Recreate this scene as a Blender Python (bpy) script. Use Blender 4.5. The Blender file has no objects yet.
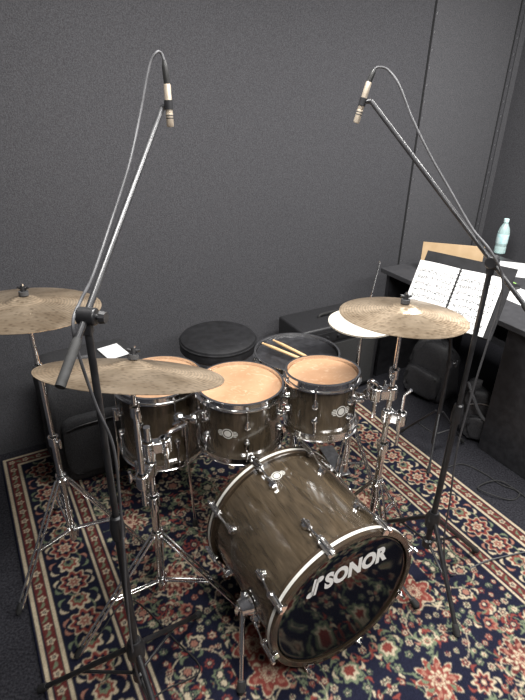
import bpy, math, random
import numpy as np
from mathutils import Vector, Matrix
random.seed(4)
V=Vector; PI=math.pi
S=bpy.context.scene
COL=S.collection
try:
    S.view_settings.view_transform='Standard'; S.view_settings.look='None'
except Exception: pass

# ---------------------------------------------------------------- camera
FPX=526.0; CAMZ=1.8; PITCH=math.radians(27.7); ROLL=math.radians(1.26)
cp,sp=math.cos(PITCH),math.sin(PITCH)
FW=V((0,cp,-sp)); R0=V((1,0,0)); U0=V((0,sp,cp))
RT=R0*math.cos(ROLL)+U0*math.sin(ROLL); UP=-R0*math.sin(ROLL)+U0*math.cos(ROLL)
CAM=V((0,0,CAMZ))
cd=bpy.data.cameras.new('camera'); co=bpy.data.objects.new('camera',cd); COL.objects.link(co)
m=Matrix((RT,UP,-FW)).transposed().to_4x4(); m.translation=CAM; co.matrix_world=m
cd.sensor_fit='VERTICAL'; cd.sensor_height=24; cd.lens=24*FPX/700; cd.clip_start=.02
S.camera=co
def ray(px,py): return FW+RT*((px-262.5)/FPX)-UP*((py-350)/FPX)
def PY(px,py,y):
    d=ray(px,py); return CAM+d*(y/d.y)
def PZ(px,py,z=0):
    d=ray(px,py); return CAM+d*((z-CAMZ)/d.z)
# room frame : E1 along the back wall, E2 from the back wall into the room
E1=V((math.cos(PI/6),math.sin(PI/6),0)); E2=V((math.sin(PI/6),-math.cos(PI/6),0)); OR=V((-1.5,2.1,0))
def W(a,b,z=0): return OR+E1*a+E2*b+V((0,0,z))
def PWALL(px,py):
    d=ray(px,py); t=(OR-CAM).dot(E2)/d.dot(E2); return CAM+d*t
RZ=Matrix.Rotation(PI/6,4,'Z')

# ---------------------------------------------------------------- materials
def mat(name,col,rough=.5,metal=0,spec=.5,coat=0,trans=0,alpha=1):
    m=bpy.data.materials.new(name); m.use_nodes=True
    b=m.node_tree.nodes['Principled BSDF']
    b.inputs['Base Color'].default_value=(*col,1); b.inputs['Roughness'].default_value=rough
    b.inputs['Metallic'].default_value=metal; b.inputs['Specular IOR Level'].default_value=spec
    b.inputs['Coat Weight'].default_value=coat; b.inputs['Coat Roughness'].default_value=.09
    b.inputs['Transmission Weight'].default_value=trans
    return m
def nodes(m): return m.node_tree.nodes,m.node_tree.links,m.node_tree.nodes['Principled BSDF']
def noisy(name,c1,c2,scale=20,rough=.5,metal=0,bump=0,coord='Object',stretch=(1,1,1),detail=4,lo=.35,hi=.65,coat=0,spec=.5,bscale=None,dist=0):
    m=mat(name,c1,rough,metal,spec,coat); N,L,B=nodes(m)
    tc=N.new('ShaderNodeTexCoord'); mp=N.new('ShaderNodeMapping'); mp.inputs['Scale'].default_value=stretch
    L.new(tc.outputs[coord],mp.inputs[0])
    n=N.new('ShaderNodeTexNoise'); n.inputs['Scale'].default_value=scale; n.inputs['Detail'].default_value=detail; n.inputs['Distortion'].default_value=dist
    L.new(mp.outputs[0],n.inputs['Vector'])
    r=N.new('ShaderNodeValToRGB'); r.color_ramp.elements[0].position=lo; r.color_ramp.elements[1].position=hi
    r.color_ramp.elements[0].color=(*c1,1); r.color_ramp.elements[1].color=(*c2,1)
    L.new(n.outputs['Fac'],r.inputs[0]); L.new(r.outputs[0],B.inputs['Base Color'])
    if bump:
        n2=n
        if bscale:
            n2=N.new('ShaderNodeTexNoise'); n2.inputs['Scale'].default_value=bscale; n2.inputs['Detail'].default_value=3
            L.new(tc.outputs[coord],n2.inputs['Vector'])
        bp=N.new('ShaderNodeBump'); bp.inputs['Strength'].default_value=bump; bp.inputs['Distance'].default_value=.004
        L.new(n2.outputs['Fac'],bp.inputs['Height']); L.new(bp.outputs[0],B.inputs['Normal'])
    return m
M={}
M['wall']=noisy('felt_wall',(.044,.044,.048),(.086,.086,.093),210,.95,0,.4,detail=8,lo=.32,hi=.68,spec=.12)
M['wallb']=noisy('felt_wall_panel',(.054,.054,.058),(.100,.100,.107),210,.9,0,.4,detail=8,lo=.32,hi=.68,spec=.15)
M['seam']=mat('seam_dark',(.006,.006,.007),.9)
M['staple']=mat('staple_steel',(.7,.7,.7),.3,.9)
M['floor']=noisy('dark_carpet',(.012,.012,.015),(.034,.034,.04),120,.95,0,.5,spec=.1)
M['ceil']=noisy('ceiling_paint',(.66,.66,.66),(.72,.72,.72),5,.9)
M['chrome']=noisy('chrome',(.86,.86,.86),(.95,.95,.95),6,.13,1)
M['steel']=noisy('brushed_steel',(.45,.45,.46),(.65,.65,.66),40,.3,1)
M['black']=noisy('black_metal',(.013,.013,.014),(.024,.024,.026),30,.35)
M['blackgloss']=mat('black_gloss',(.008,.008,.009),.12,0,.6)
M['rubber']=noisy('rubber',(.012,.012,.012),(.026,.026,.026),50,.75)
M['fabric']=noisy('black_fabric',(.011,.011,.012),(.030,.030,.033),200,.85,0,.4)
M['tolex']=noisy('amp_tolex',(.014,.014,.015),(.030,.030,.033),150,.5,0,.3)
M['bagfab']=noisy('bag_nylon',(.015,.015,.016),(.038,.038,.042),160,.6,0,.3)
M['strapm']=noisy('webbing_strap',(.04,.04,.042),(.08,.08,.085),200,.8)
M['leather']=noisy('black_leather',(.013,.013,.014),(.020,.020,.022),30,.42)
M['tray']=noisy('matt_black_tray',(.012,.012,.013),(.02,.02,.022),30,.7,spec=.2)
def woodmat():
    m=noisy('walnut_veneer',(.036,.027,.017),(.086,.064,.041),7,.22,0,0,'UV',(6,1.3,1),12,.28,.75,coat=1,dist=1.0); N,L,B=nodes(m)
    tc=N.new('ShaderNodeTexCoord'); mp=N.new('ShaderNodeMapping'); mp.inputs['Scale'].default_value=(55,3,1); L.new(tc.outputs['UV'],mp.inputs[0])
    n=N.new('ShaderNodeTexNoise'); n.inputs['Scale'].default_value=6; n.inputs['Detail'].default_value=5; L.new(mp.outputs[0],n.inputs['Vector'])
    mr=N.new('ShaderNodeMapRange'); mr.inputs[1].default_value=.3; mr.inputs[2].default_value=.7; mr.inputs[3].default_value=.80; mr.inputs[4].default_value=1.18; L.new(n.outputs['Fac'],mr.inputs[0])
    old=B.inputs['Base Color'].links[0].from_socket; sc=N.new('ShaderNodeVectorMath'); sc.operation='SCALE'; L.new(old,sc.inputs[0]); L.new(mr.outputs[0],sc.inputs['Scale']); L.new(sc.outputs[0],B.inputs['Base Color'])
    return m
M['wood']=woodmat()
M['hoopwood']=noisy('hoop_veneer',(.026,.018,.011),(.062,.043,.027),10,.25,0,0,'UV',(.8,3,1),5,.3,.7,coat=.6)
M['padhead']=noisy('black_pad',(.012,.012,.014),(.03,.03,.034),40,.5)
M['basshead']=mat('black_bass_head',(.005,.005,.006),.05,0,.32)
M['white']=mat('white_print',(.85,.85,.83),.45)
M['silver']=mat('silver_inlay',(.74,.73,.68),.3,.2)
M['hickory']=noisy('hickory',(.58,.37,.18),(.70,.49,.27),20,.45,stretch=(1,1,6))
M['felt']=mat('felt_washer',(.05,.05,.052),.95)
M['grille']=noisy('grille_cloth',(.012,.012,.012),(.04,.04,.04),300,.9)
M['card']=noisy('cardboard',(.42,.29,.16),(.48,.34,.20),15,.85)
M['desk']=noisy('black_cabinet',(.016,.016,.018),(.028,.028,.031),30,.4)
M['desktop']=noisy('dark_grey_desktop',(.038,.038,.041),(.052,.052,.056),30,.4)
M['paper']=noisy('plain_paper',(.74,.74,.73),(.80,.80,.80),10,.8)
M['green']=noisy('green_cover',(.25,.50,.12),(.32,.58,.16),10,.5)
M['bottle']=mat('bottle_plastic',(.72,.93,.92),.12,0,.5,0,.5)
M['cap']=mat('bottle_cap',(.65,.85,.85),.4)
M['label']=noisy('bottle_label',(.40,.68,.70),(.70,.85,.85),40,.5)
M['mic']=noisy('satin_nickel',(.44,.37,.29),(.54,.47,.38),30,.38,.5)
M['micdark']=noisy('mic_collar',(.03,.03,.03),(.05,.05,.05),30,.35,.5)
M['boomm']=noisy('boom_satin',(.022,.022,.024),(.036,.036,.038),20,.32,.1)
M['cordm']=noisy('grey_cable',(.045,.045,.048),(.07,.07,.075),20,.5)
def headmat():
    m=noisy('amber_drum_head',(.40,.225,.125),(.55,.345,.21),6,.2,0,0,'Object',(1,1,1),5,.3,.7,spec=.5); N,L,B=nodes(m)
    tc=N.new('ShaderNodeTexCoord'); n=N.new('ShaderNodeTexNoise'); n.inputs['Scale'].default_value=26; n.inputs['Detail'].default_value=8; n.inputs['Distortion'].default_value=2.0; L.new(tc.outputs['Object'],n.inputs['Vector'])
    r=N.new('ShaderNodeValToRGB'); r.color_ramp.elements[0].position=.56; r.color_ramp.elements[1].position=.70; L.new(n.outputs['Fac'],r.inputs[0])
    old=B.inputs['Base Color'].links[0].from_socket
    mx=N.new('ShaderNodeMix'); mx.data_type='RGBA'; mx.inputs[7].default_value=(.66,.49,.34,1)
    mu=N.new('ShaderNodeMath'); mu.operation='MULTIPLY'; mu.inputs[1].default_value=.45; L.new(r.outputs[0],mu.inputs[0]); L.new(mu.outputs[0],mx.inputs[0])
    L.new(old,mx.inputs[6]); L.new(mx.outputs[2],B.inputs['Base Color']); return m
M['head']=headmat()

def cymmat(name,c1,c2,c3,rough=.34,metal=.7,mul=.6,amp=(.80,1.12),aniso=.7):
    m=mat(name,c1,rough,metal); N,L,B=nodes(m)
    uv=N.new('ShaderNodeUVMap')
    tc=N.new('ShaderNodeTexCoord')
    vo=N.new('ShaderNodeTexVoronoi'); vo.inputs['Scale'].default_value=58; L.new(tc.outputs['Object'],vo.inputs['Vector'])
    n=N.new('ShaderNodeTexNoise'); n.inputs['Scale'].default_value=8; n.inputs['Detail'].default_value=9; n.inputs['Distortion'].default_value=.6; L.new(tc.outputs['Object'],n.inputs['Vector'])
    sx=N.new('ShaderNodeSeparateXYZ'); L.new(uv.outputs[0],sx.inputs[0])
    w=N.new('ShaderNodeMath'); w.operation='MULTIPLY'; w.inputs[1].default_value=700; L.new(sx.outputs['Y'],w.inputs[0])
    si=N.new('ShaderNodeMath'); si.operation='SINE'; L.new(w.outputs[0],si.inputs[0])
    r=N.new('ShaderNodeValToRGB'); r.color_ramp.elements[0].position=.35; r.color_ramp.elements[1].position=.65
    r.color_ramp.elements[0].color=(*c1,1); r.color_ramp.elements[1].color=(*c2,1); L.new(n.outputs['Fac'],r.inputs[0])
    r2=N.new('ShaderNodeValToRGB'); r2.color_ramp.elements[0].position=.12; r2.color_ramp.elements[1].position=.42
    r2.color_ramp.elements[0].color=(*c3,1); r2.color_ramp.elements[1].color=(1,1,1,1); L.new(vo.outputs['Distance'],r2.inputs[0])
    mx=N.new('ShaderNodeMix'); mx.data_type='RGBA'; mx.blend_type='MULTIPLY'; mx.inputs[0].default_value=mul
    L.new(r.outputs[0],mx.inputs[6]); L.new(r2.outputs[0],mx.inputs[7])
    rr=N.new('ShaderNodeMapRange'); rr.inputs[1].default_value=-1; rr.inputs[2].default_value=1; rr.inputs[3].default_value=amp[0]; rr.inputs[4].default_value=amp[1]; L.new(si.outputs[0],rr.inputs[0])
    mv=N.new('ShaderNodeVectorMath'); mv.operation='SCALE'; L.new(mx.outputs[2],mv.inputs[0]); L.new(rr.outputs[0],mv.inputs['Scale'])
    L.new(mv.outputs[0],B.inputs['Base Color'])
    b1=N.new('ShaderNodeBump'); b1.inputs['Strength'].default_value=.4; b1.inputs['Distance'].default_value=.003; L.new(vo.outputs['Distance'],b1.inputs['Height'])
    L.new(b1.outputs[0],B.inputs['Normal'])
    tg=N.new('ShaderNodeTangent'); tg.direction_type='RADIAL'; tg.axis='Z'; L.new(tg.outputs[0],B.inputs['Tangent']); B.inputs['Anisotropic'].default_value=aniso
    return m
M['cym']=cymmat('bronze_hammered',(.35,.265,.18),(.57,.455,.33),(.45,.42,.4),.33,.75,.65)
M['hat']=cymmat('pale_bronze',(.78,.72,.62),(.88,.82,.72),(.9,.9,.9),.35,.3,.5,(.9,1.05),.3)

def sheetmat():
    m=mat('sheet_music',(.8,.8,.8),.7); N,L,B=nodes(m)
    uv=N.new('ShaderNodeUVMap'); sx=N.new('ShaderNodeSeparateXYZ'); L.new(uv.outputs[0],sx.inputs[0])
    def mt(op,a,b=None):
        n=N.new('ShaderNodeMath'); n.operation=op
        for i,x in enumerate((a,b)):
            if x is None: continue
            if isinstance(x,(int,float)): n.inputs[i].default_value=x
            else: L.new(x,n.inputs[i])
        return n.outputs[0]
    v=sx.outputs['Y']; u=sx.outputs['X']
    row=mt('FRACT',mt('MULTIPLY',v,9.0))
    inst=mt('MULTIPLY',mt('GREATER_THAN',row,.20),mt('LESS_THAN',row,.78))
    line=mt('LESS_THAN',mt('FRACT',mt('MULTIPLY',mt('SUBTRACT',row,.20),8.6)),.36)
    marg=mt('MULTIPLY',mt('MULTIPLY',mt('GREATER_THAN',u,.07),mt('LESS_THAN',u,.93)),mt('MULTIPLY',mt('GREATER_THAN',v,.05),mt('LESS_THAN',v,.93)))
    nz=N.new('ShaderNodeTexNoise'); nz.inputs['Scale'].default_value=38; nz.inputs['Detail'].default_value=1; L.new(uv.outputs[0],nz.inputs['Vector'])
    note=mt('GREATER_THAN',nz.outputs['Fac'],.54)
    ink=mt('MULTIPLY',mt('MULTIPLY',inst,marg),mt('MAXIMUM',mt('MULTIPLY',line,.7),mt('MULTIPLY',note,.95)))
    mx=N.new('ShaderNodeMix'); mx.data_type='RGBA'; mx.inputs[6].default_value=(.78,.78,.77,1); mx.inputs[7].default_value=(.03,.03,.03,1)
    L.new(ink,mx.inputs[0]); L.new(mx.outputs[2],B.inputs['Base Color'])
    return m
M['sheet']=sheetmat()

# ---------------------------------------------------------------- mesh builder
def frame(o,z,xh=(1,0,0)):
    z=V(z).normalized(); x=V(xh); x=(x-z*x.dot(z)).normalized(); y=z.cross(x)
    m=Matrix((x,y,z)).transposed().to_4x4(); m.translation=V(o); return m
class MB:
    def __init__(s): s.v=[]; s.f=[]; s.uv=[]
    def lathe(s,prof,Mx=Matrix(),seg=48,closed=False,a0=0,a1=2*PI,ur=None):
        full=abs(a1-a0-2*PI)<1e-6; n=len(prof); b=len(s.v); rows=seg if full else seg+1
        R=ur or max(p[0] for p in prof)
        for i in range(rows):
            a=a0+(a1-a0)*i/seg
            for (r,z) in prof: s.v.append(Mx@V((r*math.cos(a),r*math.sin(a),z)))
        ln=[0]
        for k in range(1,n): ln.append(ln[-1]+math.hypot(prof[k][0]-prof[k-1][0],prof[k][1]-prof[k-1][1]))
        for i in range(seg):
            j=(i+1)%rows
            for k in range(n if closed else n-1):
                k2=(k+1)%n
                s.f.append((b+i*n+k,b+j*n+k,b+j*n+k2,b+i*n+k2))
                u0=R*(a0+(a1-a0)*i/seg); u1=R*(a0+(a1-a0)*(i+1)/seg); v0=ln[k]; v1=ln[k2] if k2 else ln[k]+.01
                s.uv.append(((u0,v0),(u1,v0),(u1,v1),(u0,v1)))
        return s
    def tube(s,pts,r,seg=12,cap=True):
        pts=[V(p) for p in pts]; n=len(pts); rs=r if isinstance(r,(list,tuple)) else [r]*n
        t0=(pts[1]-pts[0]).normalized(); x=V((0,0,1)) if abs(t0.z)<.9 else V((1,0,0)); x=(x-t0*x.dot(t0)).normalized(); b=len(s.v)
        for i in range(n):
            if i==0: t=t0
            elif i==n-1: t=(pts[i]-pts[i-1]).normalized()
            else: t=((pts[i]-pts[i-1]).normalized()+(pts[i+1]-pts[i]).normalized()).normalized()
            x=(x-t*x.dot(t)).normalized(); y=t.cross(x)
            for k in range(seg):
                a=2*PI*k/seg; s.v.append(pts[i]+x*rs[i]*math.cos(a)+y*rs[i]*math.sin(a))
        for i in range(n-1):
            for k in range(seg):
                k2=(k+1)%seg; s.f.append((b+i*seg+k,b+i*seg+k2,b+(i+1)*seg+k2,b+(i+1)*seg+k)); s.uv.append(((0,0),(1,0),(1,1),(0,1)))
        if cap:
            s.f.append(tuple(b+k for k in range(seg))[::-1]); s.uv.append(tuple((0,0) for k in range(seg)))
            s.f.append(tuple(b+(n-1)*seg+k for k in range(seg))); s.uv.append(tuple((0,0) for k in range(seg)))
        return s
    def box(s,c,size,Mx=Matrix()):
        b=len(s.v); c=V(c); h=[q/2 for q in size]
        for z in (-1,1):
            for y in (-1,1):
                for x in (-1,1): s.v.append(Mx@(c+V((x*h[0],y*h[1],z*h[2]))))
        for f in ((0,2,3,1),(4,5,7,6),(0,1,5,4),(2,6,7,3),(0,4,6,2),(1,3,7,5)):
            s.f.append(tuple(b+i for i in f)); s.uv.append(((0,0),(1,0),(1,1),(0,1)))
        return s
    def poly(s,pts,uv=None):
        b=len(s.v); s.v+= [V(p) for p in pts]; s.f.append(tuple(range(b,b+len(pts)))); s.uv.append(tuple(uv) if uv else tuple((0,0) for p in pts)); return s
    def ball(s,c,r,seg=14,sc=(1,1,1)):
        prof=[(max(1e-5,r*math.sin(PI*i/8)),-r*math.cos(PI*i/8)) for i in range(9)]
        Mx=Matrix.Translation(V(c))@Matrix.Diagonal((*sc,1)); return s.lathe(prof,Mx,seg)
WO={}
def make(name,mb,mt,parent=None,bevel=0,label=None,kind=None,category=None,group=None,ang=35,origin=None):
    o0=WO[parent.name] if parent else (V(origin) if origin is not None else sum(mb.v,V())/len(mb.v))
    me=bpy.data.meshes.new(name); me.from_pydata([tuple(v-o0) for v in mb.v],[],mb.f)
    ul=me.uv_layers.new(name='UVMap'); flat=[c for f in mb.uv for p in f for c in p]; ul.data.foreach_set('uv',flat)
    me.materials.append(mt); me.update()
    me.shade_smooth(); me.set_sharp_from_angle(angle=math.radians(ang))
    o=bpy.data.objects.new(name,me); COL.objects.link(o)
    if parent: o.parent=parent
    else: o.location=o0
    WO[o.name]=o0
    if bevel:
        b=o.modifiers.new('bevel','BEVEL'); b.width=bevel; b.segments=3; b.limit_method='ANGLE'
    tag(o,label,category,group,kind); return o
def tag(o,label=None,category=None,group=None,kind=None):
    if label: o['label']=label
    if category: o['category']=category
    if group: o['group']=group
    if kind: o['kind']=kind
def thing(name,label,category,loc,group=None):
    o=bpy.data.objects.new(name,None); COL.objects.link(o); o.location=V(loc); o.empty_display_size=.05; WO[o.name]=V(loc)
    tag(o,label,category,group); return o
def smooth(pts,n=8):
    pts=[V(p) for p in pts]; P=[pts[0]*2-pts[1]]+pts+[pts[-1]*2-pts[-2]]; out=[]
    for i in range(1,len(P)-2):
        for k in range(n):
            t=k/n; a,b,c,d=P[i-1],P[i],P[i+1],P[i+2]
            out.append(.5*((2*b)+(c-a)*t+(2*a-5*b+4*c-d)*t*t+(3*b-a-3*c+d)*t**3))
    out.append(pts[-1]); return out

# ---------------------------------------------------------------- room shell
RA,RB,RC,RD=-.7,3.6,0,4.3; H=2.7
def slab(name,a0,a1,b0,b1,z0,z1,mt):
    mb=MB(); mb.box(((a0+a1)/2,-(b0+b1)/2,(z0+z1)/2),(a1-a0,b1-b0,z1-z0),Matrix.Translation(OR)@RZ)
    return make(name,mb,mt,kind='structure')
slab('floor',RA-.1,RB+.1,RC-.1,RD+.1,-.1,0,M['floor'])
slab('ceiling',RA-.1,RB+.1,RC-.1,RD+.1,H,H+.1,M['ceil'])
slab('wall_back',RA-.1,RB+.1,-.1,0,0,H,M['wall'])
slab('wall_front',RA-.1,RB+.1,RD,RD+.1,0,H,M['wall'])
slab('wall_left',RA-.1,RA,0,RD,0,H,M['wall'])
slab('wall_right',RB,RB+.1,0,RD,0,H,M['wall'])
def e1of(px,py): return (PWALL(px,py)-OR).dot(E1)
s1=(e1of(437,0)+e1of(395,285))/2; s2=(e1of(519,0)+e1of(479,235))/2
slab('trim_1',s1-.008,s1+.004,0,.003,0,H,M['seam'])
slab('trim_2',s1+.004,s2-.030,0,.006,0,H,M['wallb'])
slab('trim_3',s2-.030,s2-.018,0,.004,0,H,M['seam'])
slab('trim_4',s2-.018,s2+.012,0,.010,0,H,M['wall'])
slab('trim_5',s2+.012,s2+.024,0,.004,0,H,M['seam'])
slab('trim_6',s2+.024,RB,0,.006,0,H,M['wallb'])
for nm,ss_,yy in (('trim_7',s1+.014,.0065),('trim_8',s2-.004,.0105)):
    mb=MB()
    for k in range(24):
        z=.5+k*.09; mb.box((ss_,-yy,z),(.003,.001,.012),Matrix.Translation(OR)@RZ)
    make(nm,mb,M['staple'],kind='structure')

# ---------------------------------------------------------------- rug
def rug():
    Wd,Ln=2.0,3.1; step=.0033; nx=int(Wd/2/step); ny=int(Ln/2/step)
    C=np.zeros((nx,ny,3)); xs=(np.arange(nx)+.5)*step; ys=(np.arange(ny)+.5)*step
    X,Y=np.meshgrid(xs,ys,indexing='ij')
    navy=(.010,.011,.023); red=(.175,.042,.034); cream=(.41,.345,.245); sage=(.125,.150,.095); blue=(.075,.10,.14); rose=(.27,.13,.095); dred=(.10,.024,.022)
    C[:]=navy; D=np.minimum(X,Y)
    def band(a,b,c): C[(D>=a)&(D<b)]=c
    band(0,.012,navy); band(.012,.028,cream); band(.028,.033,navy); band(.033,.072,dred); band(.072,.077,navy); band(.077,.088,cream)
    band(.088,.265,navy); band(.265,.275,cream); band(.275,.280,navy); band(.280,.318,dred); band(.318,.323,navy); band(.323,.333,cream)
    def win(cx,cy,r):
        i0=max(0,int((cx-r)/step)); i1=min(nx,int((cx+r)/step)+2); j0=max(0,int((cy-r)/step)); j1=min(ny,int((cy+r)/step)+2)
        return slice(i0,i1),slice(j0,j1)
    def lobed(cx,cy,r,n,amp,ph,col,sq=1):
        w=win(cx,cy,r*1.3); x=X[w]-cx; y=(Y[w]-cy)*sq
        if x.size==0: return
        th=np.arctan2(y,x); rr=np.hypot(x,y); C[w][rr<r*(1-amp+amp*np.cos(n*th+ph))]=col
    def flower(cx,cy,r,n,cols,ph=0):
        k=len(cols)
        for i,c in enumerate(cols): lobed(cx,cy,r*(1-i/k*.95),n,.18,ph,c)
        lobed(cx,cy,r*.16,1,0,0,cols[0])
    def palm(cx,cy,r,a,cols):
        for i,c in enumerate(cols):
            q=r*(1-i*.24); w=win(cx,cy,q*1.5); x=(X[w]-cx)*math.cos(a)+(Y[w]-cy)*math.sin(a); y=-(X[w]-cx)*math.sin(a)+(Y[w]-cy)*math.cos(a)
            if x.size==0: return
            th=np.arctan2(y,x); rr=np.hypot(x,y)
            C[w][rr<q*(.62+.38*np.cos(th))*(1.12+.14*np.cos(9*th))]=c
    def disc(cx,cy,r,c):
        w=win(cx,cy,r)
        if X[w].size: C[w][(X[w]-cx)**2+(Y[w]-cy)**2<r*r]=c
    def leaf(cx,cy,L,wd,a,c,bend=0):
        w=win(cx,cy,L)
        if X[w].size==0: return
        x=(X[w]-cx)*math.cos(a)+(Y[w]-cy)*math.sin(a); y=-(X[w]-cx)*math.sin(a)+(Y[w]-cy)*math.cos(a)
        y=y-bend*x*x/L
        C[w][(np.abs(y)<wd*(1-(x/L)**2))&(np.abs(x)<L)]=c
    for dc in (.0525,.299):
        t=dc; k=0
        while t<1.6:
            for (a,b) in ((dc,t),(t,dc)):
                if k%2==0: flower(a,b,.0155,5,[cream,navy])
                else: leaf(a,b,.017,.006,(PI/2 if a==dc else 0)+.5,sage,.5)
            t+=.032; k+=1
    rnd=random.Random(17)
    for i in range(900):
        t=.10+i*.0017; o=.048*math.sin(t*2*PI/.25)
        disc(.1765+o,t,.003,sage); disc(t,.1765+o,.003,sage)
    t=.1765; k=0
    while t<1.6:
        for (a,b,v) in ((.1765,t,1),(t,.1765,0)):
            if k%2==0:
                lobed(a,b,.060,8,.14,0,cream); lobed(a,b,.054,8,.14,0,red); lobed(a,b,.040,8,.16,.4,navy); flower(a,b,.029,6,[cream,rose,red])
            else:
                palm(a+(.0 if v else -.018),b+(-.018 if v else 0),.048,PI/2 if v else 0,[cream,red,sage,navy])
            for s in (-1,1):
                for u in (-1,1):
                    aa=a+(s*.066 if v else u*.024); bb=b+(u*.024 if v else s*.066)
                    leaf(aa,bb,.020,.006,.7*s*u+(PI/2 if v else 0),rnd.choice((cream,sage,rose)),.6*s)
        t+=.094; k+=1
    F0=.335
    def inside(x,y,mg=0): return x>F0+mg and y>F0+mg
    for k in range(44):
        cx=rnd.uniform(F0+.02,1.0); cy=rnd.uniform(F0+.02,1.55); a=rnd.uniform(0,6.28); sgn=rnd.choice((-1,1)); c=rnd.choice((cream,sage,sage,sage))
        for i in range(170):
            th=a+sgn*i*.042; r=.012+i*.0008; x=cx+r*math.cos(th); y=cy+r*math.sin(th)
            if inside(x,y,.004): disc(x,y,.0023,c)
            if i%12==8 and inside(x,y,.018): leaf(x+.010*math.cos(th),y+.010*math.sin(th),.018,.0052,th+.6*sgn,rnd.choice((cream,sage,red,sage,rose,red)),.7*sgn)
    pts=[]
    for tr in range(500):
        x=rnd.uniform(F0+.10,1.0); y=rnd.uniform(F0+.10,1.55)
        if all(math.hypot(x-a,y-b)>.28 for a,b,q in pts): pts.append((x,y,.078))
    for j,(x,y,r) in enumerate(pts):
        n=rnd.choice((6,8,10)); ph=rnd.uniform(0,6)
        lobed(x,y,.082,n,.20,ph,cream); lobed(x,y,.076,n,.20,ph,(navy,red,navy,dred)[j%4])
        for i in range(n):
            a=(i*2*PI-ph)/n; leaf(x+.050*math.cos(a),y+.050*math.sin(a),.016,.0062,a+.6,rnd.choice((cream,sage,rose)),.5)
        lobed(x,y,.036,8,.15,.3,cream); flower(x,y,.032,8,[red,cream,rose,navy],ph)
    n0=len(pts)
    for tr in range(16000):
        r=rnd.choice((.043,.037,.030,.024,.018,.014,.011)); x=rnd.uniform(F0+.015,1.0); y=rnd.uniform(F0+.015,1.55)
        if not inside(x,y,r*.9): continue
        if all(math.hypot(x-a,y-b)>(r+q)*1.20 for a,b,q in pts): pts.append((x,y,r))
    pal=[[cream,red,navy,rose],[red,cream,navy],[sage,cream,red],[cream,sage,navy,red],[red,navy,cream],[cream,navy,rose],[sage,navy,cream],[rose,red,navy,cream]]
    for i,(x,y,r) in enumerate(pts[n0:]):
        if r>.022 and rnd.random()<.6: palm(x,y,r*1.08,rnd.uniform(0,6.28),rnd.choice(pal))
        else: flower(x,y,r*1.02,rnd.choice((5,6,8,8)),rnd.choice(pal),rnd.uniform(0,3))
        if r>.020:
            for q in range(6):
                a=rnd.uniform(0,6.28); xx=x+(r+.012)*math.cos(a); yy=y+(r+.012)*math.sin(a)
                if inside(xx,yy,.02): leaf(xx,yy,.018,.0054,a+1.0,rnd.choice((sage,cream,red,sage,red)),.8)
    C=np.concatenate([C,C[::-1]],0); C=np.concatenate([C,C[:,::-1]],1)
    NX,NY=C.shape[:2]
    C=(C*3+np.roll(C,1,0)+np.roll(C,-1,0)+np.roll(C,1,1)+np.roll(C,-1,1))/7
    rng=np.random.default_rng(3); C=C*rng.uniform(.78,1.18,(NX,NY,1))
    ii,jj=np.meshgrid(np.arange(NX),np.arange(NY),indexing='ij')
    ex=ii*Wd/(NX-1); ey=jj*Ln/(NY-1)
    zz=np.full(ex.shape,.010); zz[0,:]=zz[-1,:]=0.0008; zz[:,0]=zz[:,-1]=0.0008
    a=.15+ex; b=.06+ey
    o0=W(.15+Wd/2,.06+Ln/2,0)
    px=OR.x+E1.x*a+E2.x*b-o0.x; py=OR.y+E1.y*a+E2.y*b-o0.y
    co_=np.stack([px,py,zz],-1).reshape(-1,3)
    idx=(ii*NY+jj); q=np.stack([idx[:-1,:-1],idx[:-1,1:],idx[1:,1:],idx[1:,:-1]],-1)[...,::-1].reshape(-1,4)
    me=bpy.data.meshes.new('rug'); me.vertices.add(len(co_)); me.vertices.foreach_set('co',co_.ravel().astype(np.float32))
    me.loops.add(q.size); me.loops.foreach_set('vertex_index',q.ravel().astype(np.int32))
    me.polygons.add(len(q)); me.polygons.foreach_set('loop_start',np.arange(0,q.size,4,dtype=np.int32))
    me.update(calc_edges=True)
    if me.polygons[len(q)//2].normal.z<0: me.flip_normals()
    at=me.color_attributes.new('pile','FLOAT_COLOR','POINT')
    at.data.foreach_set('color',np.concatenate([C.reshape(-1,3),np.ones((NX*NY,1))],1).ravel().astype(np.float32))
    m=mat('rug_pile',(.2,.1,.1),.95,0,.1); N,L,B=nodes(m); av=N.new('ShaderNodeVertexColor'); av.layer_name='pile'; L.new(av.outputs[0],B.inputs['Base Color'])
    tc=N.new('ShaderNodeTexCoord'); nz=N.new('ShaderNodeTexNoise'); nz.inputs['Scale'].default_value=400; L.new(tc.outputs['Object'],nz.inputs['Vector'])
    bp=N.new('ShaderNodeBump'); bp.inputs['Strength'].default_value=.5; bp.inputs['Distance'].default_value=.003; L.new(nz.outputs['Fac'],bp.inputs['Height']); L.new(bp.outputs[0],B.inputs['Normal'])
    me.materials.append(m); me.validate()
    o=bpy.data.objects.new('rug',me); COL.objects.link(o); o.location=o0
    tag(o,'large oriental rug with navy, red and cream floral pattern under the drum kit','rug')
rug()
RUGZ=.0105

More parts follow.
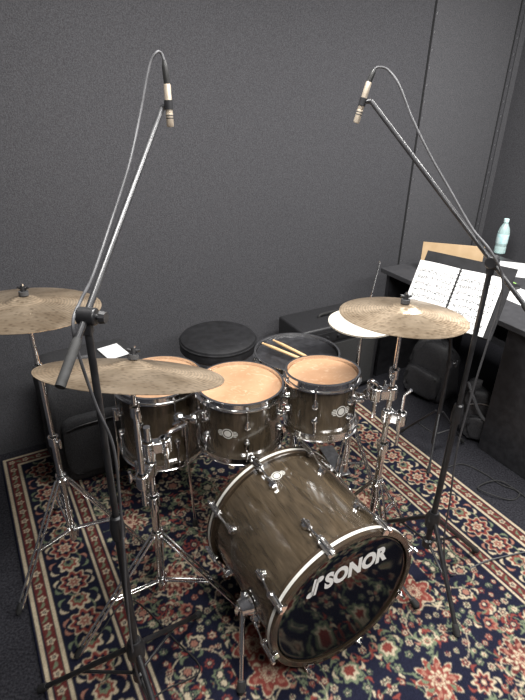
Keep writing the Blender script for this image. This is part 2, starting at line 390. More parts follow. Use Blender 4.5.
# ---------------------------------------------------------------- drums
def emblem(R,Mx,ang,zc,w,parent,mt):
    mb=MB()
    def pt(s,t): a=ang+s/R; r=R+.0016; return Mx@V((r*math.cos(a),r*math.sin(a),zc+t))
    def ring(rx,ry,th,n=28,cx=0):
        for i in range(n):
            a=2*PI*i/n; b=2*PI*(i+1)/n
            mb.poly([pt(cx+rx*math.cos(a),ry*math.sin(a)),pt(cx+rx*math.cos(b),ry*math.sin(b)),pt(cx+(rx-th)*math.cos(b),(ry-th)*math.sin(b)),pt(cx+(rx-th)*math.cos(a),(ry-th)*math.sin(a))])
    ring(w*.27,w*.27,w*.05); ring(w*.17,w*.17,w*.165)
    for s in (-1,1):
        for k in range(4):
            t=(k-1.5)*w*.085; L=w*(.5-.06*abs(k-1.5))
            for j in range(3):
                a=s*(w*.27+(L-w*.27)*j/3); b=s*(w*.27+(L-w*.27)*(j+1)/3)
                mb.poly([pt(a,t-w*.026),pt(b,t-w*.026),pt(b,t+w*.026),pt(a,t+w*.026)])
    return make('badge',mb,mt,parent,label='silver winged emblem badge')
def hoop_prof(R,s=1):
    p=[(R+.002,-.020),(R+.017,-.021),(R+.017,-.017),(R+.008,-.014),(R+.008,.006),(R+.013,.009),(R+.012,.012),(R+.004,.012),(R+.004,-.014),(R+.002,-.020)]
    return p
def drum(name,label,top,up,R,depth,nl,lug_off,xh=(1,0,0),shell='wood',head='head',group=None,badge=None,base=None):
    Mx=frame(top,up,xh); t=thing(name,label,'drum',base if base is not None else Mx@V((0,0,-depth)),group)
    make('shell',MB().lathe([(R-.007,-.006),(R,-.010),(R,-depth+.010),(R-.007,-depth+.006),(R-.007,-.006)],Mx,72),M[shell],t)
    make('drum_head',MB().lathe([(1e-5,-.001),(R*.5,-.001),(R-.012,-.001),(R-.004,.001),(R+.002,-.004),(R+.003,-.012)],Mx,72),M[head],t)
    make('bottom_head',MB().lathe([(1e-5,-depth),(R-.006,-depth),(R+.002,-depth+.008)],Mx,48),M['white'],t)
    make('hoop',MB().lathe(hoop_prof(R),Mx,72),M['chrome'],t,label='chrome top hoop')
    F=Mx@Matrix.Translation((0,0,-depth))@Matrix.Scale(-1,4,(0,0,1))
    make('hoop',MB().lathe(hoop_prof(R),F,72),M['chrome'],t,label='chrome bottom hoop')
    for k in range(nl):
        a=lug_off+2*PI*k/nl; A=Mx@Matrix.Rotation(a,4,'Z')
        for (z,s) in ((-depth*.36,1),(-depth*.64,-1)):
            mb=MB(); mb.tube([A@V((R+.001,0,z)),A@V((R+.014,0,z)),A@V((R+.017,0,z))],[.013,.011,.006],14)
            mb.tube([A@V((R+.011,0,z-s*.008)),A@V((R+.011,0,z+s*.026))],.0065,10)
            l=make('lug',mb,M['chrome'],t)
            e=-.018 if s>0 else -depth+.018
            mb=MB(); mb.tube([A@V((R+.011,0,z+s*.02)),A@V((R+.012,0,e))],.0028,8); mb.tube([A@V((R+.0125,0,e-.001*s)),A@V((R+.0125,0,e+s*.011))],.0055,8)
            make('tension_rod',mb,M['chrome'],l)
    if badge is not None: emblem(R,Mx,badge,-depth*.5,.08,t,M['silver'])
    return t,Mx
MT=PY(240,384,1.72); RTm=PY(322.5,372,1.68)
tomM,MxM=drum('tom_drum','dark walnut tom with amber head, left of the two toms over the bass drum',MT,(0,.02,1),.157,.245,6,math.radians(-78),badge=math.radians(-104))
tomR,MxR=drum('tom_drum','smallest walnut tom with amber head, beside the right cymbal stand',RTm,(-.02,.10,1),.127,.205,6,math.radians(-105),badge=math.radians(-62))
FT=PY(158,378,1.90)
FTbase=V((FT.x,FT.y,RUGZ))
tomF,MxF=drum('floor_tom','largest walnut tom with amber head, low behind the front left cymbal, on chrome legs',FT,(-.02,.03,1),.176,.33,8,math.radians(-60),base=FTbase)
for a in (math.radians(-50),math.radians(70),math.radians(190)):
    A=MxF@Matrix.Rotation(a,4,'Z'); p=A@V((.200,0,-.13)); q=A@V((.200,0,-.33)); f=V((q.x,q.y,RUGZ+.02)); out=(q-FT); out.z=0; out.normalize(); f+=out*.03
    mb=MB(); mb.tube([p,q,f],.0055,10); l=make('leg',mb,M['chrome'],tomF)
    make('rubber_foot',MB().tube([f+V((0,0,.015)),V((f.x,f.y,RUGZ+.001))],[.009,.013],12),M['rubber'],l)
    mb=MB(); mb.box((.188,0,-.16),(.022,.03,.05),A); make('leg_bracket',mb,M['chrome'],tomF,bevel=.004)
SN=PY(297,353,2.06)
sn,MxS=drum('snare_drum','black snare drum with muted black head and chrome rim behind the toms',SN,(0,.02,1),.178,.14,8,.2,shell='blackgloss',head='padhead')
def legs(t,xy,h_up,h_lo,Rf,angs,mt,double=True,z0=RUGZ,r=.006,footr=.013):
    x,y=xy
    for a in angs:
        d=V((math.cos(a),math.sin(a),0)); n=V((-d.y,d.x,0)); p=V((x,y,h_up))+d*.02; f=V((x,y,z0+.014))+d*Rf
        mb=MB()
        if double:
            for s in (-1,1): mb.tube([p+n*s*.009,f+n*s*.009],r*.75,8)
            mb.tube([f-n*.009,f+n*.009],r*.7,8)
        else: mb.tube([p,f],r,12)
        l=make('leg',mb,mt,t)
        mid=p.lerp(f,.55); lo=V((x,y,h_lo))+d*.016; mb=MB()
        if double:
            for s in (-1,1): mb.tube([lo+n*s*.006,mid+n*s*.006],r*.6,8)
        else: mb.tube([lo,mid],r*.6,8)
        make('brace',mb,mt,l)
        fd=(f-p).normalized(); make('rubber_foot',MB().tube([f-fd*.03,f-fd*.004,f+fd*.012],[footr*.75,footr,footr*.7],14),M['rubber'],l,label='black rubber foot')
def collar(t,xy,z,r,mt,ang=0,h=.035):
    x,y=xy; mb=MB(); mb.lathe([(r*.9,-h/2),(r,-h/2),(r,h/2),(r*.9,h/2)],Matrix.Translation((x,y,z)),20)
    c=make('collar',mb,mt,t); d=V((math.cos(ang),math.sin(ang),0)); p=V((x,y,z)); n=V((-d.y,d.x,0))
    mb=MB(); mb.tube([p+d*r*.8,p+d*(r+.02)],.0045,8); mb.tube([p+d*(r+.02)-V((0,0,.018)),p+d*(r+.016),p+d*(r+.02)+V((0,0,.018))],[.004,.0075,.004],8)
    make('wing_screw',mb,mt,c)
ss=thing('snare_stand','low chrome tripod stand holding the black snare drum','drum stand',(SN.x,SN.y,RUGZ))
legs(ss,(SN.x,SN.y),.28,.12,.20,[.9,.9+2.094,.9+4.189],M['chrome'])
make('pole',MB().tube([V((SN.x,SN.y,.08)),V((SN.x,SN.y,SN.z-.20))],.012),M['chrome'],ss)
collar(ss,(SN.x,SN.y),.3,.018,M['chrome'],1)
mb=MB()
for k in range(3):
    a=.9+k*2.094; d=V((math.cos(a),math.sin(a),0)); b=V((SN.x,SN.y,SN.z-.20)); mb.tube([b,b+d*.17+V((0,0,.03)),b+d*.199+V((0,0,.035)),b+d*.201+V((0,0,.06))],.006,8)
make('basket',mb,M['chrome'],ss)
def stick(p,q,lab):
    p,q=V(p),V(q); L=(q-p).length; Mx=frame(p,q-p); mb=MB()
    mb.lathe([(1e-5,0),(.005,.001),(.0072,.006),(.0072,L*.74),(.0045,L*.94),(.0033,L*.955),(.0048,L*.97),(.0042,L*.992),(1e-5,L)],Mx,14)
    make('drum_stick',mb,M['hickory'],label=lab,category='drum stick',group='drum sticks on the snare')
zs=SN.z+.021
stick(PZ(301,359,zs),PZ(262,343,zs+.003),'light hickory drum stick on the snare, the one nearer the throne')
stick(PZ(309,358,zs),PZ(273,340,zs+.003),'light hickory drum stick on the snare, the one nearer the right tom')

# bass drum
BR=.264; BL=.475
CF=PZ(346,601,.281+RUGZ)
BX=frame(CF,E2,E1)   # x right, y up, z to the front
bd=thing('bass_drum','large dark walnut bass drum with black front head lying on the rug','drum',V((CF.x-E2.x*BL/2,CF.y-E2.y*BL/2,RUGZ)))
make('shell',MB().lathe([(BR-.008,-.03),(BR,-.03),(BR,-BL+.03),(BR-.008,-BL+.03),(BR-.008,-.03)],BX,96),M['wood'],bd)
for (z0,lab) in ((0,'dark wood front hoop'),(-BL+.0,'dark wood rear hoop')):
    s=1 if z0==0 else -1
    A=BX@Matrix.Translation((0,0,z0))
    if s<0: A=A@Matrix.Scale(-1,4,(0,0,1))
    h=make('hoop',MB().lathe([(BR-.001,-.038),(BR+.014,-.038),(BR+.016,-.036),(BR+.016,-.002),(BR+.014,0),(BR-.003,0),(BR-.005,-.002),(BR-.005,-.012),(BR-.001,-.038)],A,96),M['hoopwood'],bd,label=lab)
    make('inlay',MB().lathe([(BR+.0162,-.0245),(BR+.0170,-.0245),(BR+.0170,-.0135),(BR+.0162,-.0135)],A,96),M['silver'],h,label='silver inlay stripe')
fh=make('drum_head',MB().lathe([(1e-5,-.012),(BR*.6,-.012),(BR-.018,-.012),(BR-.010,-.008),(BR-.003,-.014),(BR-.002,-.036)],BX,96),M['basshead'],bd,label='black front head')
make('drum_head',MB().lathe([(1e-5,-BL+.012),(BR-.016,-BL+.012),(BR-.003,-BL+.016),(BR-.002,-BL+.034)],BX,64),M['padhead'],bd,label='rear head')
for k in range(8):
    a=math.radians(18)+k*PI/4
    A=BX@Matrix.Rotation(a,4,'Z')
    for s in (1,-1):
        B=A if s>0 else A@Matrix.Translation((0,0,-BL))@Matrix.Scale(-1,4,(0,0,1))
        mb=MB(); r=BR+.0185
        mb.box((r+.003,0,-.024),(.006,.028,.060),B); mb.box((r-.006,0,.0035),(.022,.026,.005),B); mb.box((r+.002,0,-.054),(.024,.020,.013),B)
        c=make('claw',mb,M['chrome'],bd,bevel=.002)
        mb=MB(); mb.tube([B@V((r+.010,0,.006)),B@V((r+.010,0,-.062))],.0055,10); mb.tube([B@V((r+.008,0,-.05)),B@V((BR+.014,0,-.125))],.004,10)
        mb.tube([B@V((r+.010,0,.002)),B@V((r+.010,0,.018))],[.0075,.006],8)
        make('tension_rod',mb,M['chrome'],c)
        mb=MB(); mb.tube([B@V((BR+.001,0,-.135)),B@V((BR+.014,0,-.135)),B@V((BR+.019,0,-.135))],[.017,.015,.008],16); mb.tube([B@V((BR+.014,0,-.150)),B@V((BR+.014,0,-.110))],.0085,12)
        make('lug',mb,M['chrome'],bd)
emblem(BR,BX,math.radians(101),-BL*.78,.070,bd,M['silver'])
def text_mb(body,size,Mx,off=.0,width=None):
    cu=bpy.data.curves.new('txt','FONT'); cu.body=body; cu.size=size; cu.offset=off; cu.align_x='LEFT'; cu.resolution_u=4
    ob=bpy.data.objects.new('txt',cu); COL.objects.link(ob); dg=bpy.context.evaluated_depsgraph_get(); me=bpy.data.meshes.new_from_object(ob.evaluated_get(dg))
    mb=MB(); x0=min(v.co.x for v in me.vertices); wd=max(v.co.x for v in me.vertices)-x0; sx=width/wd if width else 1
    for v in me.vertices: mb.v.append(Mx@V(((v.co.x-x0)*sx,v.co.y,0)))
    for p in me.polygons: mb.f.append(tuple(p.vertices)); mb.uv.append(tuple((0,0) for _ in p.vertices))
    bpy.data.objects.remove(ob); bpy.data.curves.remove(cu); bpy.data.meshes.remove(me); return mb
zt=-.0108
mb=text_mb('SONOR',.088,BX@Matrix.Translation((-.088,.099,zt)),.0046,.252)
make('lettering',mb,M['white'],fh,label='white SONOR lettering')
mb=MB()
def fp(x,y,dz=0): return BX@V((x,y,zt+dz))
# two mallets, one up and one down, leaning together
for fl in (1,-1):
    cx,cy=-.124,.129
    def tr(x,y): 
        x+=.16*y
        return fp(cx+fl*x,cy+fl*y,.0002 if fl>0 else 0)
    mb.poly([tr(-.0105,-.030),(tr(-.0015,-.030)),(tr(-.0015,.036)),(tr(-.0105,.036))])
    mb.poly([tr(-.0135+.0125*math.cos(2*PI*i/20),-.026+.0125*math.sin(2*PI*i/20)) for i in range(20)])
make('logo_mark',mb,M['white'],fh,label='white paired mallet logo')
for (s,px,py) in ((-1,241,692),(1,417,606)):
    B=BX@Matrix.Rotation(math.radians(-18) if s>0 else math.radians(187),4,'Z')
    p=B@V((BR+.030,0,-.165)); f=PZ(px,py,RUGZ+.012)
    mb=MB(); mb.tube([B@V((BR,0,-.165)),B@V((BR+.012,0,-.165)),B@V((BR+.026,0,-.165)),B@V((BR+.042,0,-.165))],[.042,.040,.032,.024],24)
    br=make('spur_bracket',mb,M['chrome'],bd,bevel=.002)
    mb=MB(); e=B@V((BR+.052,0,-.165)); mb.tube([B@V((BR+.040,0,-.165)),e],.006,10); mb.tube([e-V((0,0,.022)),e,e+V((0,0,.022))],[.004,.008,.004],8); make('wing_screw',mb,M['chrome'],br)
    dd=(f-p).normalized()
    mb=MB(); mb.tube([p-dd*.05,p.lerp(f,.55)],.0095,14); mb.tube([p.lerp(f,.5),f],.0070,12); l=make('spur',mb,M['chrome'],bd,label='chrome spur leg')
    make('rubber_foot',MB().tube([f-dd*.035,f-dd*.005,f+dd*.008],[.012,.015,.007],14),M['rubber'],l,label='black rubber foot')

# ---------------------------------------------------------------- cymbals + stands
def cymbal(label,c,n,R,mt,bell=.055,name='cymbal',flip=1,group=None,drop=.040):
    Mx=frame(c,V(n)*flip)
    top=[(.007,.0),(.018,-.0008),(bell*.6,-.005),(bell*.85,-.011),(bell,-.0165),(bell*1.15,-.0185),(R*.45,-.0185-(drop-.018)*.2),(R*.7,-.0185-(drop-.018)*.5),(R*.9,-.0185-(drop-.018)*.83),(R,-drop)]
    prof=top+[(r,z-.0014) for r,z in reversed(top)]+[top[0]]
    return make(name,MB().lathe(prof,Mx,96),mt,label=label,category='cymbal',group=group,origin=c,ang=50)
def stand_top(t,c,n,base):
    c=V(c); n=V(n).normalized()
    a=c-n*.065; mb=MB(); mb.tube([V(base),a-n*.0],.0075,12); make('upper_tube',mb,M['chrome'],t)
    mb=MB(); sx=n.cross(V((0,1,0))).normalized(); mb.tube([a-sx*.018,a+sx*.018],.014,18); mb.tube([a+sx*.018,a+sx*.035],.004,8); mb.tube([a+sx*.035-n*.016,a+sx*.033,a+sx*.035+n*.016],[.003,.006,.003],8); make('tilter',mb,M['chrome'],t)
    make('cymbal_rod',MB().tube([a,c+n*.040],.004,10),M['chrome'],t)
    make('felt_washer',MB().tube([c-n*.020,c-n*.004],.016,20),M['felt'],t,label='dark felt washer')
    make('felt_washer',MB().tube([c+n*.003,c+n*.016],.015,20),M['felt'],t,label='dark felt washer')
    mb=MB(); mb.tube([c+n*.016,c+n*.034],[.009,.007],14); mb.tube([c+n*.028-sx*.018,c+n*.024,c+n*.028+sx*.018],[.004,.006,.004],8); make('wing_nut',mb,M['black'],t,label='black wing nut')
nL=V((.02,.085,1)).normalized(); cL=PY(24,296,1.54)
cymbal('dark bronze cymbal at the far left, on the straight chrome stand',cL,nL,.232,M['cym'])
bxy=(cL.x,cL.y)
t=thing('cymbal_stand','straight chrome cymbal stand at the far left of the kit','cymbal stand',(bxy[0],bxy[1],RUGZ))
legs(t,bxy,.42,.16,.30,[math.radians(a) for a in (246,6,126)],M['chrome'])
make('base_tube',MB().tube([V((*bxy,.10)),V((*bxy,.60))],.0125),M['chrome'],t)
make('middle_tube',MB().tube([V((*bxy,.60)),V((*bxy,.90))],.0100),M['chrome'],t)
for z,r in ((.42,.02),(.16,.018),(.60,.019),(.90,.016)): collar(t,bxy,z,r,M['chrome'],-.6)
stand_top(t,cL,nL,V((*bxy,.90)))
nR=V((.065,.345,.93)).normalized(); cR=PY(133,360,1.27)
cymbal('widest bronze cymbal at the front left, tilted toward the throne',cR,nR,.256,M['cym'],.062,drop=.038)
mp=PZ(164,600,RUGZ); mxy=(mp.x,mp.y)
t=thing('cymbal_stand','chrome stand with tom clamps under the front left cymbal','cymbal stand',(*mxy,RUGZ))
legs(t,mxy,.36,.13,.34,[math.radians(a) for a in (222,-12,100)],M['chrome'])
make('base_tube',MB().tube([V((*mxy,.09)),V((*mxy,.52))],.0140),M['chrome'],t)
make('middle_tube',MB().tube([V((*mxy,.52)),V((*mxy,.82))],.0115),M['chrome'],t)
for z,r in ((.36,.021),(.13,.02),(.52,.021)): collar(t,mxy,z,r,M['chrome'],-1.2)
axy=(cR.x-.01,cR.y-.0)
a0=V((axy[0],axy[1],.56))
make('cymbal_arm',MB().tube([a0,V((axy[0],axy[1],cR.z-.16))],.0095),M['chrome'],t)
collar(t,axy,cR.z-.17,.015,M['chrome'],-1)
def clamp(t,p,q,size=.036):
    p,q=V(p),V(q); mb=MB(); d=(q-p); Mx=frame(p.lerp(q,.5),(0,0,1),(d.x,d.y,0)); 
    mb.box((0,0,0),(d.length+.036,.034,.040),Mx)
    for s in (-1,1): mb.lathe([(.014,-.027),(.022,-.025),(.022,.025),(.014,.027)],Mx@Matrix.Translation((s*d.length/2,0,0)),18)
    c=make('clamp',mb,M['chrome'],t,bevel=.004)
    for s in (-1,1):
        mb=MB(); e=Mx@V((s*d.length*.4,-.014,0)); f=Mx@V((s*d.length*.4,-.046,0)); mb.tube([e,f],.0055,8); mb.tube([f+V((0,0,.022)),f+Mx.to_3x3()@V((0,.004,0)),f-V((0,0,.022))],[.0045,.0085,.0045],8)
        make('wing_screw',mb,M['chrome'],c)
clamp(t,V((*mxy,.66)),V((axy[0],axy[1],.66)))
clamp(t,V((*mxy,.74)),V((mxy[0]+.05,mxy[1]+.02,.74)))
pt=MxM@V((-.158,-.07,-.11)); q0=V((mxy[0]+.05,mxy[1]+.02,.80)); 
make('tom_arm',MB().tube(smooth([V((q0.x,q0.y,.64)),V((q0.x,q0.y,.72)),V((q0.x+.01,q0.y+.01,.775)),V((q0.x+.06,q0.y+.07,.77)),pt+V((-.06,-.05,.03)),pt],4),.0075,10),M['chrome'],t)
mb=MB(); mb.ball(pt+V((-.012,-.006,0)),.021); mb.tube([pt+V((-.01,0,0)),MxM@V((-.140,-.05,-.11))],.022,16); make('tom_bracket',mb,M['chrome'],tomM)
mb=MB(); jj=pt+V((-.06,-.05,.03)); mb.ball(jj,.023); mb.tube([jj,jj+V((.0,-.04,.01))],.005,8); mb.tube([jj+V((-.018,-.041,.0)),jj+V((0,-.039,.01)),jj+V((.018,-.041,.02))],[.004,.008,.004],8); make('ball_joint',mb,M['chrome'],t)
stand_top(t,cR,nR,V((axy[0],axy[1],cR.z-.16)))
nC=V((.03,.09,1)).normalized(); cC=PY(405,304,1.60)
cymbal('dark bronze cymbal on the right, in front of the music stand',cC,nC,.210,M['cym'])
cxy=(cC.x,cC.y)
t=thing('cymbal_stand','chrome stand with tom clamps under the right cymbal','cymbal stand',(*cxy,RUGZ))
legs(t,cxy,.38,.14,.25,[math.radians(a) for a in (285,40,160)],M['chrome'])
make('base_tube',MB().tube([V((*cxy,.09)),V((*cxy,.56))],.0140),M['chrome'],t)
make('middle_tube',MB().tube([V((*cxy,.56)),V((*cxy,.88))],.0110),M['chrome'],t)
for z,r in ((.38,.021),(.14,.02),(.56,.021),(.88,.018)): collar(t,cxy,z,r,M['chrome'],-1.9)
clamp(t,V((*cxy,.80)),V((cxy[0]-.055,cxy[1]-.01,.80))); clamp(t,V((*cxy,.70)),V((cxy[0]+.045,cxy[1]-.015,.70)))
pt=MxR@V((.128,-.03,-.09)); q0=V((cxy[0]-.055,cxy[1]-.01,.80))
make('tom_arm',MB().tube(smooth([V((q0.x,q0.y,.70)),V((q0.x,q0.y,.80)),V((q0.x-.003,q0.y,.84)),V((q0.x-.03,q0.y,.85)),pt+V((.04,0,.02)),pt],4),.0075,10),M['chrome'],t)
make('spare_arm',MB().tube([V((cxy[0]+.045,cxy[1]-.015,.58)),V((cxy[0]+.045,cxy[1]-.015,.80)),V((cxy[0]+.06,cxy[1]-.03,.83))],.0065,10),M['chrome'],t)
mb=MB(); mb.ball(pt+V((.012,0,0)),.020); mb.tube([pt+V((.01,0,0)),MxR@V((.112,-.02,-.09))],.020,16); make('tom_bracket',mb,M['chrome'],tomR)
mb=MB(); jj=pt+V((.04,0,.02)); mb.ball(jj,.021); mb.tube([jj,jj+V((.0,-.038,.01))],.005,8); mb.tube([jj+V((-.018,-.039,.0)),jj+V((0,-.037,.01)),jj+V((.018,-.039,.02))],[.004,.008,.004],8); make('ball_joint',mb,M['chrome'],t)
stand_top(t,cC,nC,V((*cxy,.88)))
# hi-hat
hc=PY(363,318,2.04); hxy=(hc.x,hc.y)
cymbal('pale upper hi-hat cymbal behind the right cymbal',hc+V((0,0,.01)),(0,0,1),.145,M['hat'],name='hi_hat_cymbal',drop=.028)
cymbal('pale lower hi-hat cymbal facing up under the upper one',hc+V((0,0,-.052)),(0,0,1),.145,M['hat'],name='hi_hat_cymbal',flip=-1,drop=.028)
t=thing('hi_hat_stand','chrome hi-hat stand with long pull rod behind the right tom','hi-hat stand',(*hxy,RUGZ))
legs(t,hxy,.34,.12,.18,[math.radians(a) for a in (80,320,240)],M['chrome'])
make('base_tube',MB().tube([V((*hxy,.06)),V((*hxy,.50))],.0125),M['chrome'],t)
make('upper_tube',MB().tube([V((*hxy,.50)),V((*hxy,hc.z-.078))],.009),M['chrome'],t)
make('pull_rod',MB().tube([V((*hxy,hc.z-.08)),V((hxy[0]+.040,hxy[1],hc.z+.25))],.0032),M['chrome'],t)
make('seat_cup',MB().lathe([(.006,-.012),(.022,-.012),(.018,0),(.006,0)],Matrix.Translation((*hxy,hc.z-.066)),20),M['black'],t)
make('clutch',MB().tube([hc+V((0,0,.012)),hc+V((0.004,0,.045))],[.012,.009],14),M['black'],t)
mb=MB(); mb.box((0,.12,.02),(.075,.24,.008),Matrix.Translation((*hxy,RUGZ))@Matrix.Rotation(.3,4,'Z')); make('pedal',mb,M['steel'],t,bevel=.002)

# ---------------------------------------------------------------- throne
tp=PZ(218,334,.625); 
t=thing('drum_throne','round black padded drum throne behind the toms by the wall','stool',(tp.x,tp.y,RUGZ))
make('seat',MB().lathe([(1e-5,0),(.12,-.001),(.170,-.004),(.190,-.014),(.196,-.030),(.196,-.070),(.186,-.082),(1e-5,-.085)],Matrix.Translation(tp),64),M['leather'],t)
make('piping',MB().lathe([(.194+.005*math.cos(a),-.028+.005*math.sin(a)) for a in [i*PI/4 for i in range(9)]],Matrix.Translation(tp),64),M['black'],t)
make('post',MB().tube([V((tp.x,tp.y,.10)),tp-V((0,0,.084))],.0125),M['chrome'],t)
legs(t,(tp.x,tp.y),.34,.13,.20,[.3,.3+2.094,.3+4.189],M['chrome'])

# ---------------------------------------------------------------- microphone stands
def mic_stand(label,xy,piv,tip,back,angs,Rf,hub=.30,grip=.10,ks=1):
    x,y=xy; t=thing('microphone_stand',label,'microphone stand',(x,y,RUGZ))
    make('lower_pole',MB().tube([V((x,y,.17)),V((x,y,.78))],.0110,16),M['black'],t)
    make('upper_pole',MB().tube([V((x,y,.78)),V((x,y,piv.z-.02))],.0082,16),M['black'],t)
    mb=MB(); mb.lathe([(.012,-.035),(.017,-.035),(.019,.0),(.015,.035),(.010,.04)],Matrix.Translation((x,y,.79)),20); g=make('height_grip',mb,M['black'],t)
    mb=MB(); mb.lathe([(.012,-.03),(.026,-.028),(.028,.015),(.018,.04),(.012,.04)],Matrix.Translation((x,y,hub)),20); make('hub',mb,M['black'],t)
    mb=MB(); mb.lathe([(.012,-.02),(.020,-.018),(.020,.015),(.012,.02)],Matrix.Translation((x,y,hub-.12)),20); make('hub',mb,M['black'],t)
    legs(t,xy,hub,hub-.12,Rf,angs,M['black'],False,RUGZ,.0085,.014)
    d=(tip-back).normalized()
    side=d.cross(V((0,0,1))).normalized()
    mb=MB(); mb.tube([piv-side*.016,piv+side*.022],.018,20); mb.box((0,0,-.022),(.018,.022,.036),Matrix.Translation(piv)); cl=make('boom_clamp',mb,M['black'],t,bevel=.003)
    mb=MB(); kp=piv+side*.030*ks; mb.tube([piv+side*.016*ks,kp],.006,10); mb.tube([kp,kp+side*.012*ks],[.014,.012],10); make('knob',mb,M['black'],cl)
    make('boom',MB().tube([back,tip],.0072,14),M['boomm'],t,label='satin black boom arm')
    make('counter_grip',MB().tube([back-d*.005,back+d*grip*.9,back+d*grip],[.0100,.0100,.0080],16),M['rubber'],t,label='black rubber grip at boom end')
    return t
def microphone(label,a,b,tip,stand):
    a,b=V(a),V(b); L=(b-a).length; Mx=frame(a,b-a); t=thing('microphone',label,'microphone',a.lerp(b,.5))
    make('body',MB().lathe([(1e-5,0),(.0082,0),(.0090,.004),(.0090,L*.66),(.0082,L*.67)],Mx,24),M['mic'],t)
    make('capsule',MB().lathe([(.0082,L*.67),(.0094,L*.68),(.0094,L*.97),(.0078,L),(1e-5,L)],Mx,24),M['mic'],t)
    for k in range(2):
        make('vent_slot',MB().lathe([(.0095,L*(.72+k*.06)),(.0098,L*(.73+k*.06)),(.0095,L*(.745+k*.06))],Mx,24),M['micdark'],t)
    m_=a.lerp(b,.48); d=(b-a).normalized()
    mb=MB(); mb.tube([m_-d*.011,m_+d*.011],[.0118,.0110],20); mb.tube([m_,m_.lerp(tip,.6),tip],[.005,.007,.0085],12); make('microphone_clip',mb,M['black'],stand)
    return t
def cable(label,pts,r=.0032,conn=None,name='cable',group=None):
    if conn is None:
        make(name,MB().tube(smooth(pts),r,8),M['rubber'],label=label,category='cable',group=group); return
    t=thing(name,label,'cable',pts[0],group); make('cord',MB().tube(smooth(pts),r,8),M['cordm'],t)
    a,b=conn; mb=MB(); mb.tube([a,a.lerp(b,.15),a.lerp(b,.3),b],[.0045,.0062,.0078,.0078],16); make('connector',mb,M['micdark'],t)
pv=PY(86,316,.955); tip=PY(162,108,1.50); d=(tip-pv); back=pv-d*.235
st=mic_stand('black boom microphone stand at the front left of the kit',(pv.x,pv.y),pv,tip,back,[math.radians(a) for a in (174,66,303)],.34,grip=.10)
a=PY(167,84,1.50); b=PY(170.5,127,1.49)
microphone('pencil microphone pointing straight down on the left boom',a,b,tip,st)
c0=PY(164,60,1.50)
cable('black cable looping from the left microphone down its boom',[c0,PY(161,53,1.50),PY(156,53,1.49),PY(149,68,1.48),PY(140,115,1.44),PY(129,165,1.36),PY(110,225,1.25),PY(93,275,1.10),PY(81,300,.99),PY(73,322,.93),PY(78,352,.92),PY(96,405,.92),PY(113,445,.925),PY(119,490,.93),PY(123,540,.93),PY(127,600,.925),PY(136,670,.93),PZ(155,730,RUGZ+.006),PZ(120,790,RUGZ+.006)],.0034,(c0,a))
pv=PY(492,262,1.49); tip=PY(371,101,1.74); d=(tip-pv); back=pv-d*.42
st=mic_stand('black boom microphone stand on the right beside the bass drum',(pv.x,pv.y),pv,tip,back,[math.radians(a) for a in (282,22,118)],.28)
a=PY(369,82,1.75); b=PY(356,123,1.74)
microphone('pencil microphone angled down to the left on the right boom',a,b,tip,st)
c0=PY(374.5,69,1.75)
cable('black cable hanging from the right microphone along its boom and pole',[c0,PY(379,67,1.75),PY(388,70,1.75),PY(399,85,1.73),PY(412,118,1.70),PY(430,155,1.66),PY(450,190,1.62),PY(472,228,1.55),PY(490,250,1.47),PY(502,275,1.45),PY(500,305,1.45),PY(487,345,1.45),PY(470,400,1.455),PY(457,450,1.455),PY(450,500,1.455),PY(444,545,1.46),PZ(452,575,RUGZ+.006),PZ(490,560,RUGZ+.006),PZ(560,545,RUGZ+.006)],.0034,(c0,a))

# ---------------------------------------------------------------- music stand + score
mb0=PZ(431,452,0)
ms=thing('music_stand','black tripod music stand holding an open score on the right','music stand',(mb0.x,mb0.y,0))
legs(ms,(mb0.x,mb0.y),.26,.12,.20,[math.radians(a) for a in (250,20,130)],M['black'],False,RUGZ,.006,.010)
TLp=PY(424,257,2.34); TRp=PY(498,284,2.12); BLp=PY(404,296,2.24); BRp=PY(478,347,2.02)
ctr=(TLp+TRp+BLp+BRp)/4
xd=((TRp-TLp)+(BRp-BLp)); xd.z=0; xd.normalize()
yd=((TLp-BLp)+(TRp-BRp)).normalized(); yd=(yd-xd*yd.dot(xd)).normalized(); nd=xd.cross(yd)
if nd.dot(CAM-ctr)<0: nd=-nd
ctr=PY(450,299,ctr.y)
SM=Matrix((xd,yd,xd.cross(yd))).transposed().to_4x4(); SM.translation=ctr
sg=1 if xd.cross(yd).dot(CAM-ctr)>0 else -1
make('pole',MB().tube([V((mb0.x,mb0.y,.06)),V((mb0.x,mb0.y,.55)),ctr-nd*.04],[.0105,.009,.007]),M['black'],ms)
collar(ms,(mb0.x,mb0.y),.55,.015,M['black'])
mb=MB(); mb.box((0.022,.034,-.006*sg),(.40,.320,.003),SM); make('desk_plate',mb,M['tray'],ms,bevel=.001)
mb=MB(); mb.box((0.022,-.128,.012*sg),(.40,.003,.035),SM); make('lip',mb,M['tray'],ms)
sc=thing('music_score','open ring-bound sheet music resting on the music stand','sheet music',SM@V((0,-.126,0)))
def page(x0,x1,lab):
    mb=MB(); n=8
    for i in range(n):
        a=x0+(x1-x0)*i/n; b=x0+(x1-x0)*(i+1)/n
        f=lambda q:.004+.010*math.sin(PI*abs(q-(x0 if abs(x0)<abs(x1) else x1))/abs(x1-x0)*.9)
        mb.poly([SM@V((a,-.125,f(a)*sg)),SM@V((b,-.125,f(b)*sg)),SM@V((b,.140,f(b)*sg)),SM@V((a,.140,f(a)*sg))],[(i/n,0),((i+1)/n,0),((i+1)/n,1),(i/n,1)])
    make('page',mb,M['sheet'],sc,label=lab)
page(-.190,-.004,'left printed page'); page(.004,.190,'right printed page')
mb=MB()
for k in range(15):
    y=-.115+k*.0175
    mb.tube([SM@V((-.009,y,.004*sg)),SM@V((0,y,.016*sg)),SM@V((.009,y,.004*sg))],.0018,6)
make('ring_binding',mb,M['black'],sc)

